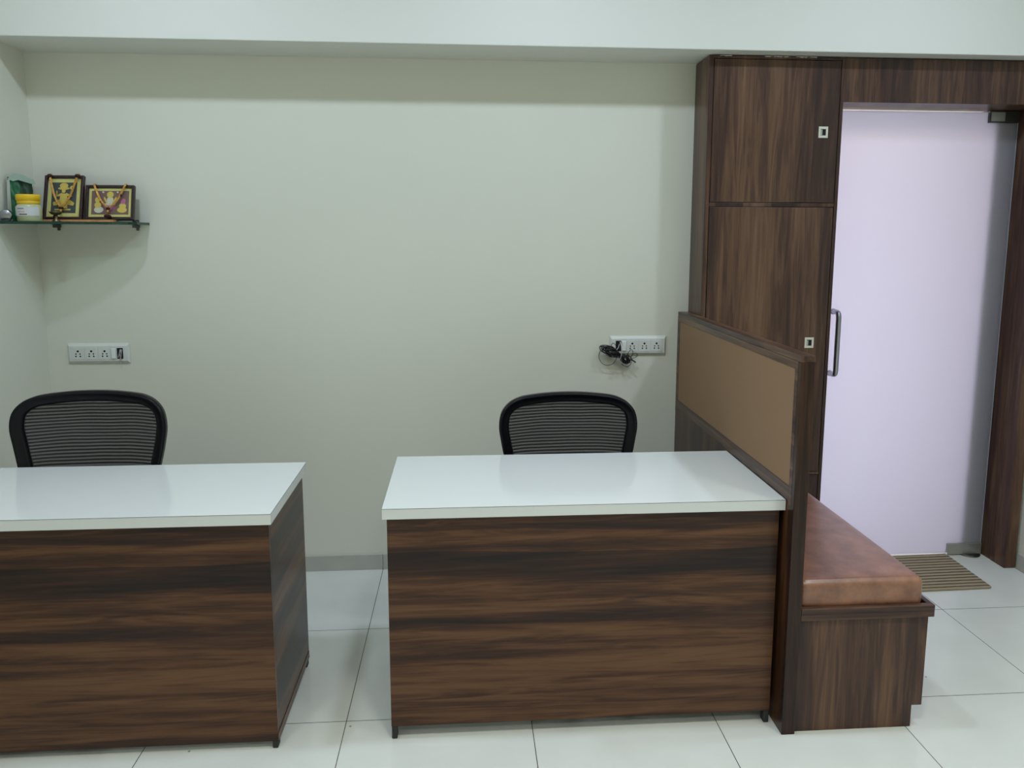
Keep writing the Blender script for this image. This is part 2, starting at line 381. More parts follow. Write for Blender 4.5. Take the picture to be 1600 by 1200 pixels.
# wooden header and jamb round the door
bm = bmesh.new(); box(bm, 1.602, 2.586, -0.195, -0.001, 2.116, 2.297)
struct('trim_3', bm, CW3, 'walnut header panel over the glass door', bevel=0.001)
bm = bmesh.new(); box(bm, 2.530, 2.586, -0.197, -0.001, 0, 2.1155)
struct('trim_4', bm, CW3, 'walnut door jamb at the right edge', bevel=0.001)
bm = bmesh.new(); box(bm, 2.405, DX1, 0.012, 0.16, 0, DZ)
struct('trim_5', bm, CW3, 'walnut lining of the door opening behind the glass')

# ------------------------------------------------------------------ glass door
d = thing('door_1', 'frosted glass door glowing lavender beside the tall walnut cabinet', 'door', (1.63, -0.024, 0))
d['kind'] = 'structure'
bm = bmesh.new(); box(bm, -0.012, 0.893, -0.005, 0.005, 0.012, 2.108); obj('frosted_pane', bm, FROST, d)
bx('pane_edge', (0.893, 0.8965, -0.006, 0.006, 0.012, 2.108), plain('polished_glass_edge', (0.34, 0.36, 0.42), 0.15), d, 0)
def dloc(x): return x-1.63
bm = bmesh.new(); box(bm, dloc(2.350), dloc(2.523), -0.018, 0.018, 0.006, 0.060)
p = obj('patch_fitting', bm, STEEL, d, 0.002); tag(p, 'brushed steel lower patch fitting')
bm = bmesh.new(); lathe(bm, [(0.052, 0.0015), (0.052, 0.005), (0.02, 0.006)], 24, Matrix.Translation((dloc(2.47), 0, 0)))
obj('floor_pivot', bm, FITTING, d)
bm = bmesh.new(); box(bm, dloc(2.380), dloc(2.522), -0.018, 0.018, 2.062, 2.114)
p = obj('patch_fitting', bm, FITTING, d, 0.002); tag(p, 'dark steel upper patch fitting')
bx('fitting_plate', (dloc(2.386), dloc(2.452), -0.0195, -0.0182, 2.068, 2.108), STEEL, p, 0.0005)
bm = bmesh.new()
hp = [(0, 0.085, 0), (0, 0.03, 0), (0.001, 0.012, 0.003), (0.001, 0.003, 0.013), (0, 0, 0.03)]
hx, hy = dloc(1.7045), -0.066
pts = [(hx, -0.004, 1.205), (hx, hy+0.022, 1.205), (hx, hy+0.006, 1.199), (hx, hy, 1.183)]
pts2 = [(hx, hy, 0.937), (hx, hy+0.006, 0.921), (hx, hy+0.022, 0.915), (hx, -0.004, 0.915)]
tube(bm, catmull(pts, 5)+catmull(pts2, 5), 0.0122, 14)
lathe(bm, [(0.014, 0), (0.014, 0.003)], 16, Matrix.Translation((hx, -0.008, 1.205)) @ Matrix.Rotation(math.pi/2, 4, 'X'))
lathe(bm, [(0.014, 0), (0.014, 0.003)], 16, Matrix.Translation((hx, -0.008, 0.915)) @ Matrix.Rotation(math.pi/2, 4, 'X'))
tag(obj('door_handle', bm, CHROME, d), 'curved steel pull handle')

# ------------------------------------------------------------------ cabinet
cb = thing('tall_cabinet', 'tall dark walnut cabinet reaching the beam beside the glass door', 'cabinet', (1.029, -0.195, 0))
CX, CH = 0.587, 2.297                       # width, height; local y 0 front .. 0.195 wall
bm = bmesh.new(); box(bm, 0, 0.0195, 0.0, 0.194, 0, CH); obj('side_panel', bm, CW, cb, 0.0008)
bm = bmesh.new(); box(bm, 0.5705, 0.5725, 0.004, 0.194, 0, CH)
box(bm, 0.5725, CX, 0, 0.194, 0, 2.1155); obj('side_panel', bm, CW, cb, 0.0005)
bm = bmesh.new()
box(bm, 0.0195, 0.5705, 0, 0.194, 2.286, CH); obj('top_rail', bm, CW, cb, 0.0005)
for z0, z1 in ((1.676, 1.692), (0.478, 0.490)):
    bm = bmesh.new(); box(bm, 0.0195, 0.5705, 0, 0.194, z0, z1); obj('shelf_rail', bm, CW3, cb, 0.0005)
bm = bmesh.new(); box(bm, 0.0195, 0.5705, 0.18, 0.194, 0, 2.286); obj('back_panel', bm, CW, cb)
bm = bmesh.new(); box(bm, 0.0195, 0.5705, 0.01, 0.18, 0, 0.07); obj('plinth', bm, CW, cb)
def cab_door(z0, z1, px, pz, mat, pull=True):
    bm = bmesh.new(); box(bm, 0.0222, 0.5685, -0.0005, 0.0175, z0+0.0025, z1-0.0025)
    dd = obj('door', bm, mat, cb, 0.0008)
    if pull:
        bm = bmesh.new(); a, b_, k = 0.0205, 0.0235, 0.0115
        for q in ((px-a, px-k, pz-b_, pz+b_), (px+k, px+a, pz-b_, pz+b_), (px-k, px+k, pz-b_, pz-0.0135), (px-k, px+k, pz+0.0135, pz+b_)):
            box(bm, q[0], q[1], -0.003, -0.0005, q[2], q[3])
        h = obj('recessed_pull', bm, PULLM, dd, 0.0006)
        bm = bmesh.new(); box(bm, px-k, px+k, -0.0012, -0.0004, pz-0.0135, pz+0.0135); obj('pull_recess', bm, HOLE, dd)
        bm = bmesh.new(); box(bm, px-k, px-k+0.008, -0.0020, -0.0008, pz-0.012, pz+0.011); obj('pull_lip', bm, STEEL, dd)
    return dd
cab_door(1.692, 2.286, 1.534-1.029, 1.990, CW)
cab_door(0.490, 1.676, 1.5225-1.029, 1.083, CW2)
cab_door(0.07, 0.478, 0.5, 0.4, CW, False)
bm = bmesh.new()
random.seed(3)
for x0, ln in ((0.045, 0.05), (0.235, 0.03), (0.275, 0.035), (0.32, 0.02), (0.37, 0.05), (0.43, 0.03)):
    n = 7; top = [(x0+ln*i/n, 2.2985) for i in range(n+1)]; bot = [(x0+ln*i/n, 2.2965-random.random()*0.004) for i in range(n, -1, -1)]
    bm = bmesh.new(); prism(bm, top+bot, -0.0016, -0.0003)
    tag(obj('plaster_chip', bm, PLASTER, cb), 'chipped pale plaster on the cabinet top edge')

# ------------------------------------------------------------------ desks
def make_desk(name, label, x0, x1, yf, yb, ins_l, ins_r, bot):
    t = thing(name, label, 'desk', (x0, yf, 0))
    W, D = x1-x0, yb-yf
    bx('desktop', (0, W, 0, D, 0.7165, 0.75), WHITE, t, 0.001)
    bm = bmesh.new()
    box(bm, 0.0005, W-0.0005, -0.0004, 0.0006, 0.7484, 0.7497); box(bm, -0.0004, 0.0006, 0, D, 0.7484, 0.7497); box(bm, W-0.0006, W+0.0004, 0, D, 0.7484, 0.7497)
    tag(obj('edge_seam', bm, SEAM, t), 'thin dark glue line round the white top')
    i = 0.012
    bx('front_panel', (ins_l, W-ins_r, i, i+0.018, bot, 0.7164), DW, t, 0.0006)
    bx('side_panel', (ins_l, ins_l+0.018, i+0.0182, D-0.03, bot, 0.7164), DWS, t, 0.0006)
    bx('side_panel', (W-ins_r-0.018, W-ins_r, i+0.0182, D-0.03, bot, 0.7164), DWS, t, 0.0006)
    bx('rear_rail', (ins_l+0.0185, W-ins_r-0.0185, D-0.05, D-0.032, 0.62, 0.7164), DW, t, 0.0006)
    for fx in (ins_l+0.001, W-ins_r-0.018):
        for fy in (i+0.0, D-0.062):
            bx('foot', (fx, fx+0.017, fy, fy+0.03, 0, bot-0.0005), RUBBER, t, 0.003)
    return t
make_desk('office_desk', 'white-topped walnut desk standing against the tan partition', -0.2492, 0.9815, -1.2774, -0.727, 0.013, 0.014, 0.042)
ld = make_desk('office_desk', 'white-topped walnut desk nearest the left wall, under the glass shelf', -1.806, -0.567, -1.297, -0.775, 0.013, 0.0095, 0.024)
bx('skirting_strip', (1.239-0.0095, 1.239-0.0075, 0.012, 0.49, 0.0245, 0.05), DWS, ld, 0.0004)

# ------------------------------------------------------------------ partition
pt = thing('partition_screen', 'low walnut partition with tan pinboard between right desk and bench', 'partition', (0.983, -1.3297, 0))
PWd, PD, PZ = 0.0425, 1.3287, 1.205
bm = bmesh.new(); box(bm, 0.003, PWd, 0.0195, PD, 0, PZ-0.0195); obj('core_panel', bm, PW, pt)
bx('end_post', (0, PWd, 0, 0.019, 0, PZ-0.0195), EW, pt, 0.001)
bx('top_cap', (0, PWd+0.001, -0.0005, PD, PZ-0.019, PZ), PY, pt, 0.001)
yi0, yi1, zi0, zi1 = 0.0405, PD-0.033, 0.797, 1.162
bm = bmesh.new()
box(bm, -0.0005, 0.0028, 0.0195, yi0, 0.74, PZ-0.0195)
box(bm, -0.0005, 0.0028, yi1, PD, 0.74, PZ-0.0195)
box(bm, -0.0005, 0.0028, yi0, yi1, zi1, PZ-0.0195)
box(bm, -0.0005, 0.0028, yi0, yi1, 0.757, zi0)
obj('board_frame', bm, PY, pt, 0.0006)
bx('pinboard', (0.0008, 0.0029, yi0+0.0006, yi1-0.0006, zi0+0.0006, zi1-0.0006), TAN, pt, 0)
bm = bmesh.new(); box(bm, 0.0005, 0.0028, 0.0195, PD, 0, 0.757-0.0006); obj('lower_panel', bm, PW, pt)

# ------------------------------------------------------------------ bench
bn = thing('storage_bench', 'walnut box bench behind the partition, carrying a brown cushion', 'bench', (1.0275, -1.316, 0))
BL = 1.118
bx('bench_box', (0, 0.384, 0, BL, 0, 0.3765), BW, bn, 0.001)
bx('side_board', (0.3845, 0.4205, 0.006, BL, 0.069, 0.3765), BW, bn, 0.001)
bm = bmesh.new()
BR = wood('bench_rim_walnut_laminate', 'x', 9.1, VSTOPS, 0.3, 12)
box(bm, 0, 0.428, -0.012, BL, 0.377, 0.398); box(bm, 0, 0.428, -0.012, 0.006, 0.398, 0.416); box(bm, 0.410, 0.428, 0.006, BL, 0.398, 0.416)
obj('seat_tray', bm, BR, bn, 0.001)
# cushion: soft-edged slab
bm = bmesh.new()
cw, cl, ch = 0.402, 1.10, 0.098
nx, ny, nz = 10, 26, 4
def cush(u, v, w_):
    x = u*cw; y = v*cl; z = w_*ch
    if w_ > 0.5:
        puff = 0.006*(math.sin(math.pi*u)**0.5)*(math.sin(math.pi*v)**0.4) if 0 < u < 1 and 0 < v < 1 else 0
        z += puff
    return (x, y, z)
vd = {}
for i in range(nx+1):
    for j in range(ny+1):
        for k in range(nz+1):
            if i in (0, nx) or j in (0, ny) or k in (0, nz): vd[i, j, k] = bm.verts.new(cush(i/nx, j/ny, k/nz))
for i in range(nx):
    for j in range(ny):
        for k in (0, nz): bm.faces.new((vd[i, j, k], vd[i+1, j, k], vd[i+1, j+1, k], vd[i, j+1, k]))
for i in range(nx):
    for k in range(nz):
        for j in (0, ny): bm.faces.new((vd[i, j, k], vd[i+1, j, k], vd[i+1, j, k+1], vd[i, j, k+1]))
for j in range(ny):
    for k in range(nz):
        for i in (0, nx): bm.faces.new((vd[i, j, k], vd[i, j+1, k], vd[i, j+1, k+1], vd[i, j, k+1]))
cu = obj('bench_cushion', bm, LEATHER, None, 0.022, 5, smooth=True)
cu.location = (1.0285, -1.3085, 0.3985)
tag(cu, 'brown leatherette cushion lying on the walnut bench', 'cushion')

# ------------------------------------------------------------------ doormat
bm = bmesh.new()
poly = [(-0.33, -0.187), (0.315, -0.187), (0.327, -0.18), (0.352, 0.165), (0.345, 0.178), (-0.31, 0.178)]
A = [bm.verts.new((x, y, 0)) for x, y in poly]; B = [bm.verts.new((x, y, 0.007)) for x, y in poly]
bm.faces.new(A[::-1]); bm.faces.new(B)
for i in range(6): bm.faces.new((A[i], A[(i+1) % 6], B[(i+1) % 6], B[i]))
dm = obj('doormat', bm, MATM, None, 0.002); dm.location = (2.0, -0.222, 0.002); dm.rotation_euler = (0, 0, math.radians(1.5))
tag(dm, 'tan ribbed doormat with dark stripes in front of the glass door', 'doormat')

# ------------------------------------------------------------------ office chairs
HALF = [(0.0, 0.0), (0.06, -0.001), (0.109, -0.004), (0.150, -0.0075), (0.186, -0.0135), (0.222, -0.029), (0.249, -0.056), (0.261, -0.088),
        (0.264, -0.128), (0.258, -0.170), (0.247, -0.228), (0.232, -0.29), (0.205, -0.35), (0.165, -0.40), (0.10, -0.437), (0.05, -0.446), (0.0, -0.448)]
def outline():
    full = HALF + [(-x, z) for x, z in HALF[-2:0:-1]]
    return [(p.x, p.y) for p in catmull([(x, z, 0) for x, z in full], 3, True)]
def inset(pts, dist):
    out = []; n = len(pts)
    for i in range(n):
        a, b = Vector(pts[(i-2) % n]), Vector(pts[(i+2) % n]); t = (b-a).normalized()
        nn = Vector((t.y, -t.x)); p = Vector(pts[i])
        if nn.dot(Vector((0, -0.2))-p) < 0: nn = -nn
        q = p+nn*dist; out.append((q.x, q.y))
    return out
def backy(x, z):           # concave towards the sitter (-y)
    return -0.055*(x/0.268)**2 - 0.03*math.exp(-((z+0.33)/0.12)**2)
def make_chair(label, loc, rz, lift):
    t = thing('office_chair', label, 'chair', loc, (0, 0, rz), 'black mesh office chairs behind the desks')
    top = 0.956+lift
    O = outline(); I = inset(O, 0.038); Omid = inset(O, 0.006); n = len(O)
    bm = bmesh.new(); rows = []
    sec = [(O, -0.006), (inset(O, 0.003), -0.015), (inset(O, 0.008), -0.018), (inset(O, 0.0105), -0.012), (inset(O, 0.03), -0.011), (I, -0.004), (I, 0.008), (inset(O, 0.02), 0.018), (O, 0.012)]
    for P_, dy in sec:
        rows.append([bm.verts.new((x, backy(x, z)+dy, top+z)) for x, z in P_])
    for a in range(len(rows)):
        A, B = rows[a], rows[(a+1) % len(rows)]
        for i in range(n):
            f = bm.faces.new((A[i], A[(i+1) % n], B[(i+1) % n], B[i])); f.smooth = True
    obj('back_frame', bm, BLACKP, t)
    # membrane
    bm = bmesh.new(); rings = []
    Im = inset(O, 0.036)
    for s in (1, 0.8, 0.6, 0.4, 0.2):
        rings.append([bm.verts.new((x*s, backy(x*s, (z+0.2)*s-0.2)+0.003, top+(z+0.2)*s-0.2)) for x, z in Im])
    c = bm.verts.new((0, backy(0, -0.2)+0.003, top-0.2))
    for A, B in zip(rings, rings[1:]):
        for i in range(n): f = bm.faces.new((A[i], A[(i+1) % n], B[(i+1) % n], B[i])); f.smooth = True
    for i in range(n): f = bm.faces.new((rings[-1][i], rings[-1][(i+1) % n], c)); f.smooth = True
    obj('mesh_back', bm, CMESH, t)
    # spine
    bm = bmesh.new()
    tube(bm, catmull([(0, 0.015, top-0.435), (0, 0.045, top-0.50), (0, 0.02, 0.46), (0, -0.10, 0.405), (0, -0.2, 0.40)], 6), 0.022, 10)
    obj('spine', bm, BLACKP, t)
    # seat
    bm = bmesh.new(); nr = 40
    rings = []
    for s, z in ((0.90, 0.415), (1.0, 0.43), (1.02, 0.455), (0.97, 0.475), (0.7, 0.485), (0.3, 0.48)):
        ring = []
        for k in range(nr):
            a = 2*math.pi*k/nr; cx, sy = math.cos(a), math.sin(a)
            ex = 0.5; x = 0.24*s*math.copysign(abs(cx)**ex, cx); y = 0.225*s*math.copysign(abs(sy)**ex, sy)
            ring.append(bm.verts.new((x, y-0.285, z-(0.02 if y < -0.17 else 0)*1)))
        rings.append(ring)
    for A, B in zip(rings, rings[1:]):
        for k in range(nr): f = bm.faces.new((A[k], A[(k+1) % nr], B[(k+1) % nr], B[k])); f.smooth = True
    bm.faces.new(rings[0][::-1]); bm.faces.new(rings[-1])
    obj('seat', bm, BLACKF, t)
    bx('tilt_mechanism', (-0.075, 0.075, -0.37, -0.19, 0.375, 0.414), BLACKP, t, 0.008)
    bm = bmesh.new(); T = Matrix.Translation((0, -0.27, 0)); lathe(bm, [(0.025, 0.09), (0.025, 0.25), (0.0145, 0.252), (0.0145, 0.376)], 20, T)
    obj('gas_lift', bm, CHROME, t)
    bm = bmesh.new(); lathe(bm, [(0.035, 0.075), (0.04, 0.085), (0.04, 0.125), (0.028, 0.135)], 20, T)
    for k in range(5):
        a = 2*math.pi*k/5+math.pi/2; dx, dy = math.cos(a), math.sin(a)
        tube(bm, [(0.02*dx, -0.27+0.02*dy, 0.108), (0.15*dx, -0.27+0.15*dy, 0.094), (0.285*dx, -0.27+0.285*dy, 0.075)], 0.02, 8, radii=[0.024, 0.018, 0.014])
    obj('star_base', bm, BLACKP, t)
    for k in range(5):
        a = 2*math.pi*k/5+math.pi/2; dx, dy = math.cos(a), math.sin(a); bm = bmesh.new()
        cx, cy = 0.275*dx, -0.27+0.275*dy
        for s in (-1, 1):
            Mx = Matrix.Translation((cx-dy*0.016*s, cy+dx*0.016*s, 0.027)) @ Matrix.Rotation(a, 4, 'Z') @ Matrix.Rotation(math.pi/2, 4, 'X')
            lathe(bm, [(0.020, -0.009), (0.027, -0.006), (0.027, 0.006), (0.020, 0.009)], 20, Mx)
        tube(bm, [(cx, cy, 0.03), (cx, cy, 0.072)], 0.007, 8)
        obj('caster', bm, BLACKP, t)
    return t
make_chair('black mesh-back office chair behind the right desk by the partition', (0.391, -0.592, 0), math.radians(0), 0.0)
make_chair('black mesh-back office chair behind the left desk beside the left wall', (-1.318, -0.69, 0), 0.0, 0.047)

# ------------------------------------------------------------------ socket plates
def make_socket(label, loc, mirror):
    t = thing('socket_plate', label, 'power socket', loc, (0, 0, 0), None)
    s = -1 if mirror else 1
    bm = bmesh.new()
    W, Hh = 0.131, 0.0445
    prof = [(W, Hh, 0.0), (W, Hh, -0.004), (W-0.008, Hh-0.012, -0.0125), (W-0.0095, Hh-0.0135, -0.0125)]
    rings = [[bm.verts.new((sx*a, y, sz*b)) for sx, sz in ((-1, -1), (1, -1), (1, 1), (-1, 1))] for a, b, y in prof]
    for A, B in zip(rings, rings[1:]):
        for k in range(4): bm.faces.new((A[k], A[(k+1) % 4], B[(k+1) % 4], B[k]))
    bm.faces.new(rings[0]); bm.faces.new(rings[-1][::-1])
    obj('cover_plate', bm, PLATE, t, 0.0012)
    for q in range(3):
        cx = s*(-0.085+q*0.0565)
        bm = bmesh.new(); box(bm, cx-0.0262, cx+0.0262, -0.0142, -0.0126, -0.026, 0.026)
        sk = obj('socket', bm, PLATE, t, 0.0006)
        bm = bmesh.new()
        for hx_, hz_, hr in ((0, 0.0105, 0.0046), (-0.0085, -0.001, 0.0029), (0.0085, -0.001, 0.0029), (-0.0095, -0.0115, 0.0033), (0.0095, -0.0115, 0.0033)):
            lathe(bm, [(hr, 0), (hr, 0.0006)], 14, Matrix.Translation((cx+hx_, -0.0141, hz_)) @ Matrix.Rotation(math.pi/2, 4, 'X'))
        obj('pin_holes', bm, HOLE, sk)
    cx = s*0.0665
    bx('rocker_switch', (min(cx-0.010, cx+0.010), max(cx-0.010, cx+0.010), -0.0185, -0.0126, -0.0225, 0.0225), PLATE2, t, 0.002)
    cx = s*0.0925
    bx('open_slot', (cx-0.0125, cx+0.0125, -0.0135, -0.0126, -0.024, 0.024), HOLE, t, 0)
    cx = s*0.1135
    bx('blank_insert', (cx-0.0075, cx+0.0075, -0.0135, -0.0126, -0.024, 0.024), PLATE, t, 0.0005)
    return t
make_socket('white triple socket plate on the back wall above the left chair', (-1.602, -0.0005, 1.034), False)
make_socket('white triple socket plate beside the partition, black cables hanging on it', (0.797, -0.0005, 1.049), True)
# grey wires poking out of left slot
bm = bmesh.new(); cx = -1.602+0.0925
for k, (a, b_, c_) in enumerate(((-0.008, 0.004, 0.001), (-0.003, 0.010, 0.003), (0.004, 0.006, 0.0))):
    tube(bm, catmull([(cx+a, -0.0165, 1.034-0.018), (cx+b_*0.2, -0.022, 1.034+0.004), (cx+b_, -0.020, 1.034+0.018), (cx+0.008, -0.022, 1.034-0.004), (cx+c_, -0.018, 1.034-0.028), (cx+0.0015*k, -0.0165, 1.034-0.046)], 6), 0.0013, 6)
tag(obj('wire_tuft', bm, CABLEW), 'thin grey wires poking out of the left socket plate', 'wires')
# black cable bundle on the right plate
def cable_world(px, pz, y): return ((px-800)*0 + px, y, pz)
PXM = 348.0
def W2(px, py, y=-0.03):     # offsets measured from the plate's centre in the wall plane
    return (0.797+(px-996)/336.5, y, 1.049-(py-539.5)/342.0)
random.seed(11)
bm = bmesh.new()
def coil(px, py, ax, ay, rot, n, y0):
    pts = []
    for k in range(n*10):
        t = 2*math.pi*k/10; a = ax*(0.78+0.3*math.sin(k*0.37)); b = ay*(0.75+0.35*math.cos(k*0.23))
        x = a*math.cos(t); z = b*math.sin(t)
        pts.append(W2(px+x*math.cos(rot)-z*math.sin(rot)+random.uniform(-.9, .9), py+x*math.sin(rot)+z*math.cos(rot)+random.uniform(-.9, .9), y0-0.010*math.sin(t*0.7+k*0.11)+random.uniform(-.005, .005)))
    tube(bm, catmull(pts, 3), 0.0021, 6)
coil(952, 547, 17, 6.5, 0.42, 8, -0.034)
coil(955, 549, 15, 4.0, 0.40, 6, -0.040)
coil(975, 559, 8.5, 6.5, 0.5, 8, -0.036)
coil(974, 560, 7, 4.5, 0.9, 5, -0.042)
obj_b = obj('coiled_cable', bm, CABLEB)
cabt = thing('cable_bundle', 'tangled black cable bundle hanging from the right socket plate', 'cables', (0, 0, 0))
cabt.location = W2(966, 553, -0.03)
def reparent(o):
    o.parent = cabt; o.location = -cabt.location
reparent(obj_b)
bm = bmesh.new()
def loop(pts, y=-0.03, r=0.00135): tube(bm, catmull([W2(a, b, y-0.004*math.sin(i*1.3)) for i, (a, b) in enumerate(pts)], 6), r, 6)
loop([(938, 541), (934, 550), (934, 558), (939, 566), (947, 569.5), (955, 567), (960, 560), (961, 552), (952, 549), (943, 549), (938, 544)])
loop([(944, 552), (950, 555), (958, 555), (966, 552)], -0.038)
loop([(954, 541), (952, 537), (955, 534), (959, 537), (961, 543)], -0.036)
loop([(976, 553), (979, 547), (983, 544), (986, 548), (984, 554), (980, 558)], -0.044)
loop([(982, 556), (986, 551), (990, 549.5), (993, 553), (990, 556.5), (984, 558)], -0.044)
loop([(984, 556), (984, 564), (980, 570), (975, 571), (969, 567)], -0.036)
o = obj('loose_loop', bm, CABLEB); reparent(o)
bm = bmesh.new(); tube(bm, catmull([W2(983, 559, -0.04), W2(987, 562, -0.045), W2(990, 564, -0.045)], 4), 0.0035, 8)
o = obj('cable_plug', bm, CABLEB); reparent(o)
bm = bmesh.new(); tube(bm, catmull([W2(967, 533, -0.018), W2(967.5, 540, -0.05), W2(967, 552, -0.055), W2(965.5, 561, -0.04)], 6), 0.0022, 8)
tube(bm, catmull([W2(966, 536, -0.018), W2(963, 541, -0.04), W2(960, 544, -0.045)], 6), 0.0018, 8)
o = obj('white_lead', bm, CABLEW); reparent(o); tag(o, 'pale grey lead round the bundle')

# ------------------------------------------------------------------ glass shelf and what stands on it
SZ = 1.6015
sh = thing('glass_shelf', 'clear green-edged glass shelf in the left corner holding framed pictures', 'shelf', (XL, 0, SZ))
fp = [(0.001, -0.001), (0.001, -0.315), (0.14, -0.300), (0.26, -0.265), (0.38, -0.205), (0.440, -0.16), (0.462, -0.125), (0.464, -0.001)]
def slab(poly, z0, z1, mat, name, parent):
    bm = bmesh.new(); A = [bm.verts.new((x, y, z0)) for x, y in poly]; B = [bm.verts.new((x, y, z1)) for x, y in poly]
    bm.faces.new(A[::-1]); bm.faces.new(B); n = len(poly)
    for i in range(n): bm.faces.new((A[i], A[(i+1) % n], B[(i+1) % n], B[i]))
    return obj(name, bm, mat, parent)
slab(fp, -0.0095, 0, CLEAR, 'glass_plate', sh)
bm = bmesh.new()
for a, b_ in zip(fp[1:-1], fp[2:]):
    d_ = (Vector(b_)-Vector(a)).normalized(); nn = Vector((d_.y, -d_.x))*0.0006
    vs = [bm.verts.new((p[0]+o_.x, p[1]+o_.y, z)) for z in (-0.0097, 0.0002) for p, o_ in ((a, Vector((0, 0))), (b_, Vector((0, 0))), (b_, nn), (a, nn))]
    for q in ((0, 1, 2, 3), (4, 5, 6, 7), (0, 1, 5, 4), (1, 2, 6, 5), (2, 3, 7, 6), (3, 0, 4, 7)): bm.faces.new([vs[k] for k in q])
tag(obj('polished_edge', bm, GREYG, sh), 'dark green polished edge of the glass')
for bxx in (0.078, 0.405):
    bm = bmesh.new(); box(bm, bxx, bxx+0.02, -0.035, -0.0015, -0.022, -0.0098); box(bm, bxx+0.002, bxx+0.018, -0.035, -0.0015, 0.0005, 0.009); box(bm, bxx+0.004, bxx+0.016, -0.006, -0.0012, -0.034, 0.012)
    obj('bracket', bm, FITTING, sh, 0.001)
# paper strip
bm = bmesh.new(); box(bm, -1.735, -1.452, -0.122, -0.082, SZ+0.0005, SZ+0.0105)
tag(obj('incense_packet', bm, CLOTHO, None, 0.001), 'flat orange packet lying under the two framed pictures', 'packet')
def picture_frame(label, loc, W, Hh, lean, rz, art):
    t = thing('picture_frame', label, 'picture', loc, (-lean, 0, rz), 'framed devotional pictures on the glass shelf')
    b_ = 0.011; dp = 0.018
    bm = bmesh.new()
    box(bm, -W/2, -W/2+b_, 0, dp, 0, Hh); box(bm, W/2-b_, W/2, 0, dp, 0, Hh); box(bm, -W/2+b_, W/2-b_, 0, dp, 0, b_); box(bm, -W/2+b_, W/2-b_, 0, dp, Hh-b_, Hh)
    obj('frame', bm, FRAMEW, t, 0.002)
    bx('backing', (-W/2+b_+0.0003, W/2-b_-0.0003, 0.012, 0.017, b_+0.0003, Hh-b_-0.0003), FRAMEW, t, 0)
    art(t, W-2*b_, Hh-2*b_, b_)
    return t
def border(bm, w, h, zb, a, bth, y0, y1, mi):
    x0, x1, z0, z1 = -w/2+a, w/2-a, zb+a, zb+h-a
    box(bm, x0, x0+bth, y0, y1, z0, z1, mi); box(bm, x1-bth, x1, y0, y1, z0, z1, mi)
    box(bm, x0+bth, x1-bth, y0, y1, z0, z0+bth, mi); box(bm, x0+bth, x1-bth, y0, y1, z1-bth, z1, mi)
def art1(t, w, h, zb):
    bm = bmesh.new(); box(bm, -w/2+0.0005, w/2-0.0005, 0.0095, 0.0118, zb+0.0005, zb+h-0.0005, 0); 
    border(bm, w, h, zb, 0.004, 0.014, 0.0078, 0.0094, 1)
    box(bm, -w/2+0.0181, w/2-0.0181, 0.0082, 0.0094, zb+0.0181, zb+h-0.0181, 2)
    obj('mount', bm, [CREAM, PALEG, SLATE], t)
    cz = zb+h*0.5
    bm = bmesh.new(); Y0, Y1 = 0.0066, 0.0081
    prism(bm, ell(-0.002, cz+0.052, 0.017, 0.012), Y0, Y1)               # headdress
    prism(bm, ell(-0.002, cz+0.040, 0.024, 0.006), Y0+0.0002, Y1)
    prism(bm, ell(-0.002, cz+0.030, 0.008, 0.010), Y0, Y1)
    prism(bm, [(-0.014, cz+0.018), (0.012, cz+0.018), (0.017, cz-0.045), (-0.02, cz-0.045)], Y0, Y1)
    for s in (-1, 1):
        prism(bm, [(s*0.008, cz+0.022), (s*0.027, cz+0.012), (s*0.028, cz+0.03), (s*0.033, cz+0.03), (s*0.032, cz+0.004), (s*0.010, cz+0.008)][::s], Y0+0.0001, Y1)
        prism(bm, [(s*0.014, cz-0.03), (s*0.04, cz-0.034), (s*0.044, cz-0.022), (s*0.030, cz-0.012), (s*0.012, cz-0.005)][::s], Y0+0.0003, Y1)
    prism(bm, ell(0.032, cz+0.043, 0.009, 0.009), Y0, Y1)
    box(bm, -0.035, 0.03, Y0, Y1, cz-0.054, cz-0.048)
    obj('figure', bm, GOLD, t)
